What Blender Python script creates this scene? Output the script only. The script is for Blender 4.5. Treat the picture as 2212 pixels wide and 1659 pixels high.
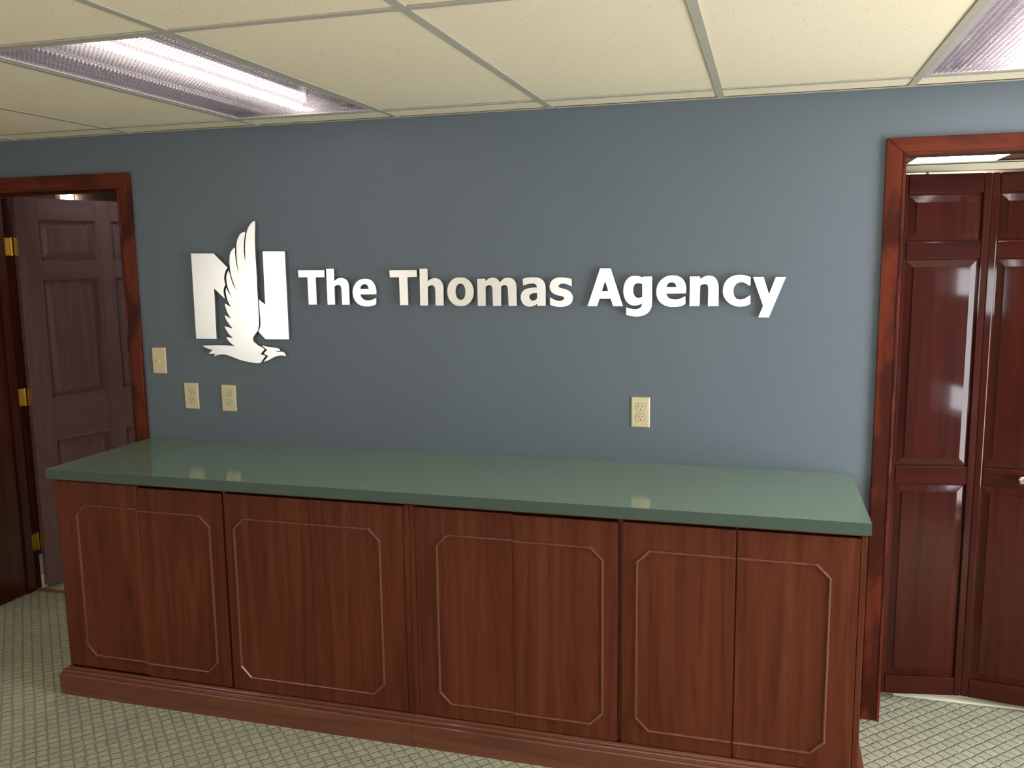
import bpy, math, random
from mathutils import Vector, Matrix
from mathutils.geometry import tessellate_polygon

random.seed(7)
SC = bpy.context.scene
COL = SC.collection
for o in list(bpy.data.objects):
    bpy.data.objects.remove(o)

# ------------------------------------------------------------------ camera
cam_d = bpy.data.cameras.new('camera'); cam = bpy.data.objects.new('camera', cam_d); COL.objects.link(cam)
cam_d.sensor_fit = 'HORIZONTAL'; cam_d.sensor_width = 36.0
cam_d.lens = 1905.193 / 2212 * 36.0
cam_d.clip_start = 0.05
rt = (0.96084, 0.276829, -0.012303); up = (-0.027455, 0.139287, 0.989871); fw = (-0.275739, 0.950771, -0.141433)
cam.matrix_world = Matrix(((rt[0], up[0], -fw[0], 0.58824), (rt[1], up[1], -fw[1], -3.26708), (rt[2], up[2], -fw[2], 1.68568), (0, 0, 0, 1)))
SC.camera = cam

# ------------------------------------------------------------------ light and exposure
SKY = (0.90, 0.95, 1.0); SKY_STRENGTH = 13.5           # daylight outside the added, unseen windows
TUBE_COLOR = (1.0, 0.93, 0.80); TUBE_STRENGTH = {(-2, 1): 9.5, (2, 1): 17.0, (-2, 3): 1.5, (2, 3): 2.5, (-2, 5): 1.5, (2, 5): 1.5}  # fluorescent tubes; the troffers behind the camera are added
HALL_STRENGTH = 12.0
SC.view_settings.view_transform = 'Standard'; SC.view_settings.look = 'None'
SC.view_settings.gamma = 1.0; SC.view_settings.use_curve_mapping = False
SC.view_settings.exposure = 0.68
w = bpy.data.worlds.new('daylight'); SC.world = w; w.use_nodes = True
w.node_tree.nodes['Background'].inputs[0].default_value = (*SKY, 1)
w.node_tree.nodes['Background'].inputs[1].default_value = SKY_STRENGTH
def portal(name, loc, rot, sx, sy):
    l = bpy.data.lights.new(name, 'AREA'); l.shape = 'RECTANGLE'; l.size = sx; l.size_y = sy
    l.cycles.is_portal = True
    o = bpy.data.objects.new(name, l); COL.objects.link(o); o.location = loc; o.rotation_euler = rot
BW = (-1.20, 0.95, 1.02, 1.56)     # unseen window added in the rear wall to whiten the letters: x0 x1 z0 z1
LW = (-6.00, -4.60, 0.90, 1.80)   # unseen window added in the left wall to whiten the emblem: y0 y1 z0 z1
portal('added_window_light', ((BW[0]+BW[1])/2, -6.40, (BW[2]+BW[3])/2), (math.radians(90), 0, 0), BW[1]-BW[0], BW[3]-BW[2])
RW = ((0.60, 0.80), (1.40, 1.58)); RWY = (-2.75, -2.30)   # two unseen openings added in the right wall for folding door highlights
for z0_, z1_ in RW: portal('added_window_light', (2.80, (RWY[0]+RWY[1])/2, (z0_+z1_)/2), (math.radians(90), 0, math.radians(90)), RWY[1]-RWY[0], z1_-z0_)
SW = (-1.95, -0.55, 0.25, 1.80)    # unseen window added in the right wall to brighten the ceiling: y0 y1 z0 z1
portal('added_window_light', (2.80, (SW[0]+SW[1])/2, (SW[2]+SW[3])/2), (math.radians(90), 0, math.radians(90)), SW[1]-SW[0], SW[3]-SW[2])
portal('added_window_light', (-4.20, (LW[0]+LW[1])/2, (LW[2]+LW[3])/2), (math.radians(90), 0, math.radians(-90)), LW[1]-LW[0], LW[3]-LW[2])

# ------------------------------------------------------------------ room measures (metres)
H = 2.2282           # ceiling
X0 = -0.1954; S = 0.6096; BORD = 0.162; TL = 1.2192   # ceiling grid
XL, XR, YB = -4.2, 2.8, -6.4
WT = 0.318           # thickness of the blue wall
D1 = (-3.045, -2.112, 2.002)   # left doorway x0 x1 top
D2 = (1.019, 2.245, 2.008)     # right doorway

# ------------------------------------------------------------------ materials
def nt(name):
    m = bpy.data.materials.new(name); m.use_nodes = True
    t = m.node_tree; b = t.nodes['Principled BSDF']
    return m, t, b
def N(t, kind, **kw):
    n = t.nodes.new(kind)
    for k, v in kw.items():
        if k.startswith('i_'):
            key = k[2:]
            n.inputs[int(key) if key.isdigit() else key.replace('_', ' ')].default_value = v
        else: setattr(n, k, v)
    return n
def L(t, a, b): t.links.new(a, b)
def ramp(t, fac, stops):
    r = N(t, 'ShaderNodeValToRGB'); L(t, fac, r.inputs[0])
    e = r.color_ramp.elements
    while len(e) < len(stops): e.new(0.5)
    for i, (p, c) in enumerate(stops):
        e[i].position = p; e[i].color = (*c, 1)
    return r.outputs[0]
def coords(t, scale=(1, 1, 1), rot=(0, 0, 0), rand=0.0):
    tc = N(t, 'ShaderNodeTexCoord'); mp = N(t, 'ShaderNodeMapping')
    mp.inputs['Scale'].default_value = scale; mp.inputs['Rotation'].default_value = rot
    if rand:
        oi = N(t, 'ShaderNodeObjectInfo'); mu = N(t, 'ShaderNodeVectorMath', operation='SCALE')
        cx = N(t, 'ShaderNodeCombineXYZ'); 
        for i in range(3): L(t, oi.outputs['Random'], cx.inputs[i])
        L(t, cx.outputs[0], mu.inputs[0]); mu.inputs['Scale'].default_value = rand
        ad = N(t, 'ShaderNodeVectorMath', operation='ADD'); L(t, tc.outputs['Object'], ad.inputs[0]); L(t, mu.outputs[0], ad.inputs[1])
        L(t, ad.outputs[0], mp.inputs[0])
    else:
        L(t, tc.outputs['Object'], mp.inputs[0])
    return mp.outputs[0]
def noise(t, vec, scale, detail=4, rough=0.55, dist=0.0):
    n = N(t, 'ShaderNodeTexNoise'); n.inputs['Scale'].default_value = scale; n.inputs['Detail'].default_value = detail
    n.inputs['Roughness'].default_value = rough; n.inputs['Distortion'].default_value = dist
    L(t, vec, n.inputs['Vector']); return n.outputs['Fac']
def math_(t, op, a, b=None, c=None, clamp=False):
    n = N(t, 'ShaderNodeMath', operation=op); n.use_clamp = clamp
    for i, v in enumerate((a, b, c)):
        if v is None: continue
        if isinstance(v, (int, float)): n.inputs[i].default_value = v
        else: L(t, v, n.inputs[i])
    return n.outputs[0]
def mix(t, fac, a, b, mode='MIX'):
    n = N(t, 'ShaderNodeMix', data_type='RGBA', blend_type=mode)
    for s, v in ((n.inputs[0], fac), (n.inputs[6], a), (n.inputs[7], b)):
        if isinstance(v, (int, float)): s.default_value = v
        elif isinstance(v, tuple): s.default_value = (*v, 1)
        else: L(t, v, s)
    return n.outputs[2]
def bump(t, b, h, strength=0.3, dist=0.001):
    n = N(t, 'ShaderNodeBump'); n.inputs['Strength'].default_value = strength; n.inputs['Distance'].default_value = dist
    L(t, h, n.inputs['Height']); L(t, n.outputs[0], b.inputs['Normal'])
def plain(name, col, rough=0.5, metal=0.0, spec=0.5, coat=0.0):
    m, t, b = nt(name)
    v = noise(t, coords(t, rand=3), 60, 3)
    L(t, mix(t, v, tuple(c*0.93 for c in col), tuple(min(1, c*1.05) for c in col)), b.inputs['Base Color'])
    b.inputs['Roughness'].default_value = rough; b.inputs['Metallic'].default_value = metal
    b.inputs['Specular IOR Level'].default_value = spec; b.inputs['Coat Weight'].default_value = coat
    return m
def wood(name, dark, midc, light, axis, rough=0.35, coat=0.0, blotch=0.0, coat_rough=0.08, streak=1.0, spec=0.5):
    m, t, b = nt(name)
    sc = [26.0, 26.0, 26.0]; sc['xyz'.index(axis)] = 1.3
    v = coords(t, tuple(sc), rand=7)
    g = noise(t, v, 1.0*streak, 5, 0.62, 0.8)
    sc2 = [220.0, 220.0, 220.0]; sc2['xyz'.index(axis)] = 5
    f = noise(t, coords(t, tuple(sc2), rand=5), 1.0, 3, 0.6)
    base = ramp(t, g, [(0.28, dark), (0.5, midc), (0.74, light)])
    base = mix(t, math_(t, 'MULTIPLY', f, 0.38), base, dark)
    if blotch:
        sc3 = [9.0, 9.0, 9.0]; sc3['xyz'.index(axis)] = 4.0
        bl = noise(t, coords(t, tuple(sc3), rand=11), 1.0, 3, 0.55, 0.4)
        base = mix(t, math_(t, 'MULTIPLY', ramp(t, bl, [(0.43, (0, 0, 0)), (0.57, (1, 1, 1))]), blotch), base, tuple(c*0.42 for c in dark))
    L(t, base, b.inputs['Base Color'])
    b.inputs['Roughness'].default_value = rough; b.inputs['Coat Weight'].default_value = coat; b.inputs['Coat Roughness'].default_value = coat_rough
    b.inputs['Specular IOR Level'].default_value = spec
    bump(t, b, f, 0.12, 0.0006)
    return m

def make_wall_paint(name, a, bcol):
    m, t, b = nt(name)
    v = coords(t)
    c = mix(t, noise(t, v, 1.6, 3), a, bcol)
    c = mix(t, math_(t, 'MULTIPLY', noise(t, v, 160, 2), 0.12), c, tuple(x*0.7 for x in a))
    L(t, c, b.inputs['Base Color']); b.inputs['Roughness'].default_value = 0.5; b.inputs['Specular IOR Level'].default_value = 0.35
    bump(t, b, noise(t, v, 130, 3, 0.6), 0.25, 0.0012)
    return m
M = {}
M['wall'] = make_wall_paint('slate_blue_paint', (0.124, 0.151, 0.175), (0.131, 0.159, 0.184))
M['cream_wall'] = make_wall_paint('cream_paint', (0.50, 0.42, 0.31), (0.53, 0.45, 0.33))
M['hall_wall'] = make_wall_paint('hall_paint', (0.30, 0.20, 0.15), (0.33, 0.22, 0.17))
def make_tile():
    m, t, b = nt('ceiling_tile_fibre')
    v = coords(t, rand=4)
    c = mix(t, noise(t, v, 3, 3), (0.91, 0.78, 0.56), (0.94, 0.815, 0.595))
    vo = N(t, 'ShaderNodeTexVoronoi'); vo.inputs['Scale'].default_value = 85; vo.inputs['Randomness'].default_value = 1; L(t, v, vo.inputs['Vector'])
    rnd = noise(t, v, 23, 2)
    pit = math_(t, 'MULTIPLY', math_(t, 'LESS_THAN', vo.outputs['Distance'], 0.19), math_(t, 'GREATER_THAN', rnd, 0.54))
    c = mix(t, math_(t, 'MULTIPLY', pit, 0.5), c, (0.40, 0.33, 0.24))
    L(t, c, b.inputs['Base Color']); b.inputs['Roughness'].default_value = 0.9; b.inputs['Specular IOR Level'].default_value = 0.1
    h = math_(t, 'SUBTRACT', noise(t, v, 170, 3), math_(t, 'MULTIPLY', pit, 0.8))
    bump(t, b, h, 0.35, 0.0015)
    return m
M['tile'] = make_tile()
M['grid'] = plain('grid_enamel', (0.50, 0.46, 0.37), 0.45)
M['white_metal'] = plain('white_enamel', (0.78, 0.76, 0.70), 0.4)
M['housing'] = plain('aged_housing_enamel', (0.34, 0.31, 0.34), 0.5)
M['fix_frame'] = plain('fixture_frame', (0.55, 0.52, 0.47), 0.35)
M['laminate'] = None
def make_laminate():
    m, t, b = nt('green_laminate')
    v = coords(t)
    c = mix(t, noise(t, v, 900, 2), (0.185, 0.280, 0.222), (0.222, 0.325, 0.262))
    c = mix(t, math_(t, 'MULTIPLY', noise(t, v, 2.2, 3), 0.3), c, (0.205, 0.280, 0.220))
    L(t, c, b.inputs['Base Color'])
    b.inputs['Roughness'].default_value = 0.10; b.inputs['Specular IOR Level'].default_value = 0.9
    return m
M['laminate'] = make_laminate()
M['edge'] = plain('shaded_green_edge', (0.062, 0.092, 0.076), 0.3)  # laminate tone darkened: the dim front light is put into the colour
CAB = ((0.066, 0.0150, 0.0065), (0.118, 0.0275, 0.0115), (0.168, 0.046, 0.020))
M['cab_v'] = wood('cabinet_wood_upright', *CAB, 'z', 0.38, spec=0.15)
M['cab_h'] = wood('cabinet_wood_level', *CAB, 'x', 0.30, spec=0.35, coat=0.3)
M['cab_y'] = wood('cabinet_wood_side', *CAB, 'y', 0.36, spec=0.25)
M['base'] = wood('base_moulding_wood', (0.100, 0.026, 0.012), (0.155, 0.044, 0.021), (0.20, 0.064, 0.031), 'x', 0.26, spec=0.4, coat=0.7)
M['bead'] = wood('bead_wood', (0.10, 0.028, 0.014), (0.15, 0.045, 0.023), (0.19, 0.062, 0.033), 'z', 0.26, coat=0.25)
CAS = ((0.076, 0.0115, 0.0045), (0.134, 0.021, 0.0070), (0.195, 0.038, 0.012))
M['case_v'] = wood('cherry_casing_upright', *CAS, 'z', 0.42, blotch=0.85, coat=0.08, spec=0.15)
M['case_h'] = wood('cherry_casing_level', *CAS, 'x', 0.42, blotch=0.6, coat=0.08, spec=0.15)
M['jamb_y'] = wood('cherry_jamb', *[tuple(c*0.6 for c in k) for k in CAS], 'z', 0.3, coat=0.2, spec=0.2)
BI = ((0.022, 0.0030, 0.0016), (0.045, 0.0058, 0.0026), (0.066, 0.009, 0.004))
M['bi_v'] = wood('mahogany_upright', *BI, 'z', 0.5, coat=0.45, coat_rough=0.05, spec=0.05)
M['bi_h'] = wood('mahogany_level', *BI, 'x', 0.5, coat=0.45, coat_rough=0.05, spec=0.05)
DO = ((0.17, 0.085, 0.088), (0.225, 0.115, 0.115), (0.28, 0.148, 0.148))
M['door_v'] = wood('brown_door_upright', *DO, 'z', 0.36, coat=0.3, coat_rough=0.25)
M['door_h'] = wood('brown_door_level', *DO, 'x', 0.36, coat=0.3, coat_rough=0.25)
M['ivory'] = plain('ivory_plastic', (0.66, 0.56, 0.33), 0.35)
M['slot'] = plain('dark_slot', (0.03, 0.02, 0.012), 0.7)
M['brass'] = plain('aged_brass', (0.62, 0.44, 0.14), 0.28, metal=1.0)
M['chrome'] = plain('bright_metal', (0.75, 0.72, 0.68), 0.15, metal=1.0)
M['cream_metal'] = plain('cream_metal', (0.66, 0.60, 0.44), 0.35)
M['thresh'] = plain('threshold_metal', (0.70, 0.66, 0.46), 0.3)
M['thresh_wood'] = plain('threshold_wood', (0.22, 0.12, 0.045), 0.4)
M['vinyl'] = plain('hall_vinyl', (0.50, 0.56, 0.44), 0.3)
M['base_white'] = plain('white_baseboard', (0.62, 0.64, 0.60), 0.4)
def make_metal():
    m, t, b = nt('brushed_aluminium')
    v = coords(t, (9, 9, 700), rand=3)
    g = noise(t, v, 1.0, 3, 0.6)
    sp = noise(t, coords(t, rand=3), 220, 3)
    c = mix(t, g, (0.80, 0.77, 0.72), (0.92, 0.90, 0.86))
    c = mix(t, math_(t, 'MULTIPLY', sp, 0.18), c, (0.60, 0.56, 0.50))
    L(t, c, b.inputs['Base Color']); b.inputs['Metallic'].default_value = 1.0
    L(t, math_(t, 'MULTIPLY_ADD', g, 0.12, 0.27), b.inputs['Roughness'])
    bump(t, b, g, 0.06, 0.0004)
    return m
M['alu'] = make_metal()
M['alu_side'] = plain('sawn_metal_edge', (0.30, 0.28, 0.25), 0.45, metal=0.8)
def make_carpet():
    m, t, b = nt('quilted_carpet')
    k = 1 / 0.0372
    v0 = coords(t)
    wob = N(t, 'ShaderNodeTexNoise'); wob.inputs['Scale'].default_value = 42; wob.inputs['Detail'].default_value = 2; L(t, v0, wob.inputs['Vector'])
    ws = N(t, 'ShaderNodeVectorMath', operation='MULTIPLY_ADD'); L(t, wob.outputs['Color'], ws.inputs[0]); ws.inputs[1].default_value = (0.013, 0.013, 0); 
    L(t, v0, ws.inputs[2])
    mp = N(t, 'ShaderNodeMapping'); mp.inputs['Rotation'].default_value = (0, 0, math.radians(45)); mp.inputs['Scale'].default_value = (k, k, k); L(t, ws.outputs[0], mp.inputs[0])
    sx = N(t, 'ShaderNodeSeparateXYZ'); L(t, mp.outputs[0], sx.inputs[0])
    fx = math_(t, 'FRACT', sx.outputs[0]); fy = math_(t, 'FRACT', sx.outputs[1])
    dx = math_(t, 'ABSOLUTE', math_(t, 'SUBTRACT', fx, 0.5)); dy = math_(t, 'ABSOLUTE', math_(t, 'SUBTRACT', fy, 0.5))
    e = math_(t, 'MAXIMUM', dx, dy)
    gr = N(t, 'ShaderNodeMapRange'); gr.interpolation_type = 'SMOOTHSTEP'; gr.inputs[1].default_value = 0.36; gr.inputs[2].default_value = 0.5; L(t, e, gr.inputs[0])
    fl = N(t, 'ShaderNodeVectorMath', operation='FLOOR'); L(t, mp.outputs[0], fl.inputs[0])
    wn = N(t, 'ShaderNodeTexWhiteNoise'); L(t, fl.outputs[0], wn.inputs['Vector'])
    pile = noise(t, v0, 420, 3, 0.7)
    tuft = noise(t, v0, 130, 2, 0.6)
    c = mix(t, wn.outputs['Value'], (0.405, 0.408, 0.285), (0.490, 0.490, 0.348))
    c = mix(t, pile, mix(t, 0.28, c, (0.15, 0.145, 0.09)), mix(t, 0.22, c, (0.68, 0.67, 0.48)))
    c = mix(t, math_(t, 'MULTIPLY', gr.outputs[0], math_(t, 'MULTIPLY_ADD', tuft, 0.8, 0.0)), c, (0.17, 0.165, 0.105))
    L(t, c, b.inputs['Base Color']); b.inputs['Roughness'].default_value = 0.95; b.inputs['Specular IOR Level'].default_value = 0.1
    b.inputs['Sheen Weight'].default_value = 0.15
    h = math_(t, 'ADD', math_(t, 'MULTIPLY', math_(t, 'SUBTRACT', 1.0, gr.outputs[0]), 1.0), math_(t, 'ADD', math_(t, 'MULTIPLY', pile, 0.35), math_(t, 'MULTIPLY', tuft, 0.45)))
    bump(t, b, h, 1.0, 0.0055)
    return m
M['carpet'] = make_carpet()
def emis(name, col, s):
    m, t, b = nt(name)
    b.inputs['Base Color'].default_value = (0.8, 0.8, 0.8, 1)
    b.inputs['Emission Color'].default_value = (*col, 1); b.inputs['Emission Strength'].default_value = s
    return m
TUBES = {k: emis('lit_tube', TUBE_COLOR, v) for k, v in TUBE_STRENGTH.items()}; M['tube'] = TUBES[(-2, 1)]
M['hall_lamp'] = emis('hall_lamp_diffuser', (1.0, 0.94, 0.80), HALL_STRENGTH)
def make_lens():
    m, t, b = nt('prismatic_acrylic')
    t.nodes.remove(b); out = t.nodes['Material Output']
    tc = N(t, 'ShaderNodeTexCoord'); sx = N(t, 'ShaderNodeSeparateXYZ'); L(t, tc.outputs['Object'], sx.inputs[0])
    def ridge(o, c):                                        # moulded ridge lines between the prisms
        f = math_(t, 'ABSOLUTE', math_(t, 'SUBTRACT', math_(t, 'FRACT', math_(t, 'MULTIPLY', o, 1/c)), 0.5))
        return math_(t, 'GREATER_THAN', f, 0.36)
    e = math_(t, 'MAXIMUM', ridge(sx.outputs[0], LENS_CX), ridge(sx.outputs[1], LENS_CY))
    tint = mix(t, math_(t, 'MULTIPLY', e, 0.55), (0.95, 0.91, 0.97), (0.55, 0.52, 0.58))
    tr = N(t, 'ShaderNodeBsdfTransparent'); L(t, tint, tr.inputs[0])
    rf = N(t, 'ShaderNodeBsdfRefraction'); L(t, tint, rf.inputs['Color']); rf.inputs['Roughness'].default_value = 0.22; rf.inputs['IOR'].default_value = 1.49
    tl = N(t, 'ShaderNodeBsdfTranslucent'); L(t, tint, tl.inputs['Color'])
    gl = N(t, 'ShaderNodeBsdfGlossy'); gl.inputs['Roughness'].default_value = 0.15
    a = N(t, 'ShaderNodeMixShader'); a.inputs[0].default_value = 0.70; L(t, tr.outputs[0], a.inputs[1]); L(t, rf.outputs[0], a.inputs[2])
    a2 = N(t, 'ShaderNodeMixShader'); a2.inputs[0].default_value = 0.15; L(t, a.outputs[0], a2.inputs[1]); L(t, tl.outputs[0], a2.inputs[2])
    c = N(t, 'ShaderNodeMixShader'); c.inputs[0].default_value = 0.08; L(t, a2.outputs[0], c.inputs[1]); L(t, gl.outputs[0], c.inputs[2])
    L(t, c.outputs[0], out.inputs[0])
    return m
LENS_W, LENS_L = 2*(S/2 - 0.013 - 0.016), 2*(TL/2 - 0.013 - 0.016)
LENS_CX, LENS_CY = LENS_W/round(LENS_W/0.0155), LENS_L/round(LENS_L/0.0155)
M['lens'] = make_lens()
M['dead_tube'] = plain('unlit_tube', (0.62, 0.60, 0.60), 0.3)
def make_pane():
    m, t, b = nt('window_glass'); t.nodes.remove(b); out = t.nodes['Material Output']
    tr = N(t, 'ShaderNodeBsdfTransparent'); gl = N(t, 'ShaderNodeBsdfGlossy'); gl.inputs['Roughness'].default_value = 0.02
    a = N(t, 'ShaderNodeMixShader'); a.inputs[0].default_value = 0.06; L(t, tr.outputs[0], a.inputs[1]); L(t, gl.outputs[0], a.inputs[2]); L(t, a.outputs[0], out.inputs[0])
    return m
M['pane'] = make_pane()

# ------------------------------------------------------------------ geometry helpers
class MB:
    def __init__(s): s.v = []; s.f = []; s.mi = []
    def add(s, vs, fs, mi=0):
        o = len(s.v); s.v += [tuple(v) for v in vs]; s.f += [tuple(i + o for i in f) for f in fs]; s.mi += [mi] * len(fs); return s
    def box(s, x0, x1, y0, y1, z0, z1):
        return s.add([(x0,y0,z0),(x1,y0,z0),(x1,y1,z0),(x0,y1,z0),(x0,y0,z1),(x1,y0,z1),(x1,y1,z1),(x0,y1,z1)],
                     [(0,3,2,1),(4,5,6,7),(0,1,5,4),(1,2,6,5),(2,3,7,6),(3,0,4,7)])
    def xz(s, poly, y0, y1):            # polygon in the XZ plane (counter-clockwise seen from -Y), front at y0, back at y1
        n = len(poly)
        return s.add([(x, y0, z) for x, z in poly] + [(x, y1, z) for x, z in poly],
                     [tuple(range(n)), tuple(reversed(range(n, 2*n)))] + [(i, i+n, (i+1) % n + n, (i+1) % n) for i in range(n)])
    def cyl(s, p, q, r, n=12, r2=None):
        p = Vector(p); q = Vector(q); d = (q - p).normalized(); a = d.orthogonal().normalized(); b = d.cross(a)
        r2 = r if r2 is None else r2
        vs = []
        for c, rr in ((p, r), (q, r2)):
            for i in range(n):
                t = 2*math.pi*i/n; vs.append(c + (a*math.cos(t) + b*math.sin(t))*rr)
        return s.add(vs, [tuple(reversed(range(n))), tuple(range(n, 2*n))] + [(i, (i+1) % n, (i+1) % n+n, i+n) for i in range(n)])
    def lathe(s, c, axis, prof, n=20):  # prof: (distance along the axis, radius)
        d = Vector(axis).normalized(); a = d.orthogonal().normalized(); b = d.cross(a); c = Vector(c); vs = []
        for h, r in prof:
            for i in range(n):
                t = 2*math.pi*i/n; vs.append(c + d*h + (a*math.cos(t) + b*math.sin(t))*r)
        fs = [(k*n+i, k*n+(i+1) % n, (k+1)*n+(i+1) % n, (k+1)*n+i) for k in range(len(prof)-1) for i in range(n)]
        return s.add(vs, fs + [tuple(reversed(range(n))), tuple(range((len(prof)-1)*n, len(prof)*n))])
    def sweep(s, prof, path):           # prof: (outward, z) open polyline closed to itself; path: XY polyline, outward = right-hand side
        n = len(prof); vs = []
        for i, p in enumerate(path):
            p = Vector(p)
            d0 = (p - Vector(path[i-1])).normalized() if i else None
            d1 = (Vector(path[i+1]) - p).normalized() if i < len(path)-1 else None
            d0 = d0 or d1; d1 = d1 or d0
            n0 = Vector((d0.y, -d0.x)); n1 = Vector((d1.y, -d1.x)); mdir = (n0 + n1).normalized(); k = 1 / max(0.2, mdir.dot(n0))
            for o, z in prof: q = p + mdir*o*k; vs.append((q.x, q.y, z))
        fs = [(i*n+j, (i+1)*n+j, (i+1)*n+(j+1) % n, i*n+(j+1) % n) for i in range(len(path)-1) for j in range(n)]
        return s.add(vs, fs + [tuple(range(n)), tuple(reversed(range((len(path)-1)*n, len(path)*n)))])
    def mesh(s, name, mats):
        me = bpy.data.meshes.new(name); me.from_pydata(s.v, [], s.f); me.update()
        for m in (mats if isinstance(mats, (list, tuple)) else [mats]): me.materials.append(m)
        for p, i in zip(me.polygons, s.mi): p.material_index = i
        return me
    def build(s, name, mats, parent=None, bevel=0.0, smooth=False, seg=2):
        me = s.mesh(name, mats)
        import bmesh
        bm = bmesh.new(); bm.from_mesh(me); bmesh.ops.recalc_face_normals(bm, faces=bm.faces); bm.to_mesh(me); bm.free()
        if smooth:
            for p in me.polygons: p.use_smooth = True
        return place(name, me, parent, bevel, seg)
def place(name, me, parent=None, bevel=0.0, seg=2):
    o = bpy.data.objects.new(name, me); COL.objects.link(o); o.parent = parent
    if bevel:
        b = o.modifiers.new('edge', 'BEVEL'); b.width = bevel; b.segments = seg; b.limit_method = 'ANGLE'; b.angle_limit = math.radians(40)
    return o
def empty(name, loc=(0, 0, 0), rz=0.0, parent=None):
    o = bpy.data.objects.new(name, None); COL.objects.link(o); o.location = loc; o.rotation_euler = (0, 0, rz); o.parent = parent
    o.empty_display_size = 0.05
    return o
def tag(o, label, cat, group=None):
    o['label'] = label; o['category'] = cat
    if group: o['group'] = group
    return o
def struct(o, label=None):
    o['kind'] = 'structure'
    if label: o['label'] = label
    return o
def copy_tree(o, parent=None):
    c = o.copy(); COL.objects.link(c); c.parent = parent
    for ch in [k for k in bpy.data.objects if k.parent == o]: copy_tree(ch, c)
    return c

# ================================================================== THE SETTING
# carpet of the main room, reaching into both doorways
YC1, YC2 = 0.268, 0.205
mb = MB()
for x0, x1, y0, y1 in ((XL, XR, YB, 0.0), (D1[0], D1[1], 0.0, YC1), (D2[0], D2[1], 0.0, YC2)):
    mb.box(x0, x1, y0, y1, -0.03, 0.0)
struct(mb.build('floor', M['carpet']), 'beige green carpet quilted in small diagonal squares')
HX0, HX1, HY1, HH = -7.4, 2.8, 5.0, 2.44      # the hall behind the blue wall
struct(MB().box(HX0, HX1, 0.0, HY1, -0.06, -0.031).build('floor_hall', M['vinyl']), 'pale green vinyl floor behind the doorways')
mb = MB()
for x0, x1, y0 in ((D1[0], D1[1], YC1 + 0.026), (D2[0], D2[1], YC2 + 0.016)): mb.box(x0, x1, y0, WT, -0.031, -0.004)
mb.box(HX0, HX1, WT, HY1, -0.031, -0.004)
struct(mb.build('floor_hall', M['vinyl']), 'pale vinyl floor seen under the open brown door')

# the blue wall with two doorways
mb = MB(); RO = 0.014
ZT = H + 0.16
for x0, x1, z0, z1 in ((XL, D1[0]-RO, 0, ZT), (D1[1]+RO, D2[0]-RO, 0, ZT), (D2[1]+RO, XR, 0, ZT),
                       (D1[0]-RO, D1[1]+RO, D1[2]+0.022+RO, ZT), (D2[0]-RO, D2[1]+RO, D2[2]+0.021+RO, ZT)):
    mb.box(x0, x1, 0.0, WT, z0, z1)
struct(mb.build('wall_front', M['wall']), 'slate blue painted wall behind the counter')
# the rest of the room (behind and beside the camera), with windows invented to light it
t_ = 0.15
mb = MB()
for x0, x1, z0, z1 in ((XL-t_, BW[0], 0, ZT), (BW[1], XR+t_, 0, ZT), (BW[0], BW[1], 0, BW[2]), (BW[0], BW[1], BW[3], ZT)):
    mb.box(x0, x1, YB-t_, YB, z0, z1)
struct(mb.build('wall_rear', M['cream_wall']), 'cream painted rear wall with an added window')
mb = MB()
for y0, y1, z0, z1 in ((YB, LW[0], 0, ZT), (LW[1], 0.0, 0, ZT), (LW[0], LW[1], 0, LW[2]), (LW[0], LW[1], LW[3], ZT)):
    mb.box(XL-t_, XL, y0, y1, z0, z1)
struct(mb.build('wall_left', M['cream_wall']), 'cream painted left wall with an added window')
mb = MB()
for y0, y1, z0, z1 in ((YB, RWY[0], 0, ZT), (RWY[1], SW[0], 0, ZT), (SW[1], 0.0, 0, ZT), (SW[0], SW[1], 0, SW[2]), (SW[0], SW[1], SW[3], ZT), (RWY[0], RWY[1], 0, RW[0][0]), (RWY[0], RWY[1], RW[0][1], RW[1][0]), (RWY[0], RWY[1], RW[1][1], ZT)):
    mb.box(XR, XR+t_, y0, y1, z0, z1)
struct(mb.build('wall_right', M['wall']), 'slate blue right wall with an added wide window')
def window(name, along, a0, a1, z0, z1, base, sgn=1, where='rear'):
    root = struct(empty(name, (0, 0, 0)), 'invented white framed window in the %s wall' % where)
    def bx(mbb, p0, p1, q0, q1, d0, d1):
        e0, e1 = sorted((base - sgn*d1, base - sgn*d0))
        return mbb.box(p0, p1, e0, e1, q0, q1) if along == 'x' else mbb.box(e0, e1, p0, p1, q0, q1)
    mb = MB()
    for p0, p1, q0, q1 in ((a0, a0+0.05, z0, z1), (a1-0.05, a1, z0, z1), (a0+0.05, a1-0.05, z0, z0+0.05), (a0+0.05, a1-0.05, z1-0.05, z1)):
        bx(mb, p0, p1, q0, q1, 0.02, 0.1)
    mb.build('window_frame', M['white_metal'], root)
    mid = (a0+a1)/2
    bx(MB(), mid-0.02, mid+0.02, z0+0.05, z1-0.05, 0.03, 0.09).build('mullion', M['white_metal'], root)
    for p0, p1 in ((a0+0.05, mid-0.02), (mid+0.02, a1-0.05)):
        bx(MB(), p0, p1, z0+0.05, z1-0.05, 0.058, 0.062).build('pane', M['pane'], root)
    bx(MB(), a0-0.04, a1+0.04, z0-0.03, z0, -0.06, 0.02).build('window_sill', M['white_metal'], root)
window('added_window_1', 'x', BW[0], BW[1], BW[2], BW[3], YB)
window('added_window_2', 'y', LW[0], LW[1], LW[2], LW[3], XL, 1, 'left')
window('added_window_3', 'y', SW[0], SW[1], SW[2], SW[3], XR, -1, 'right')

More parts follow.
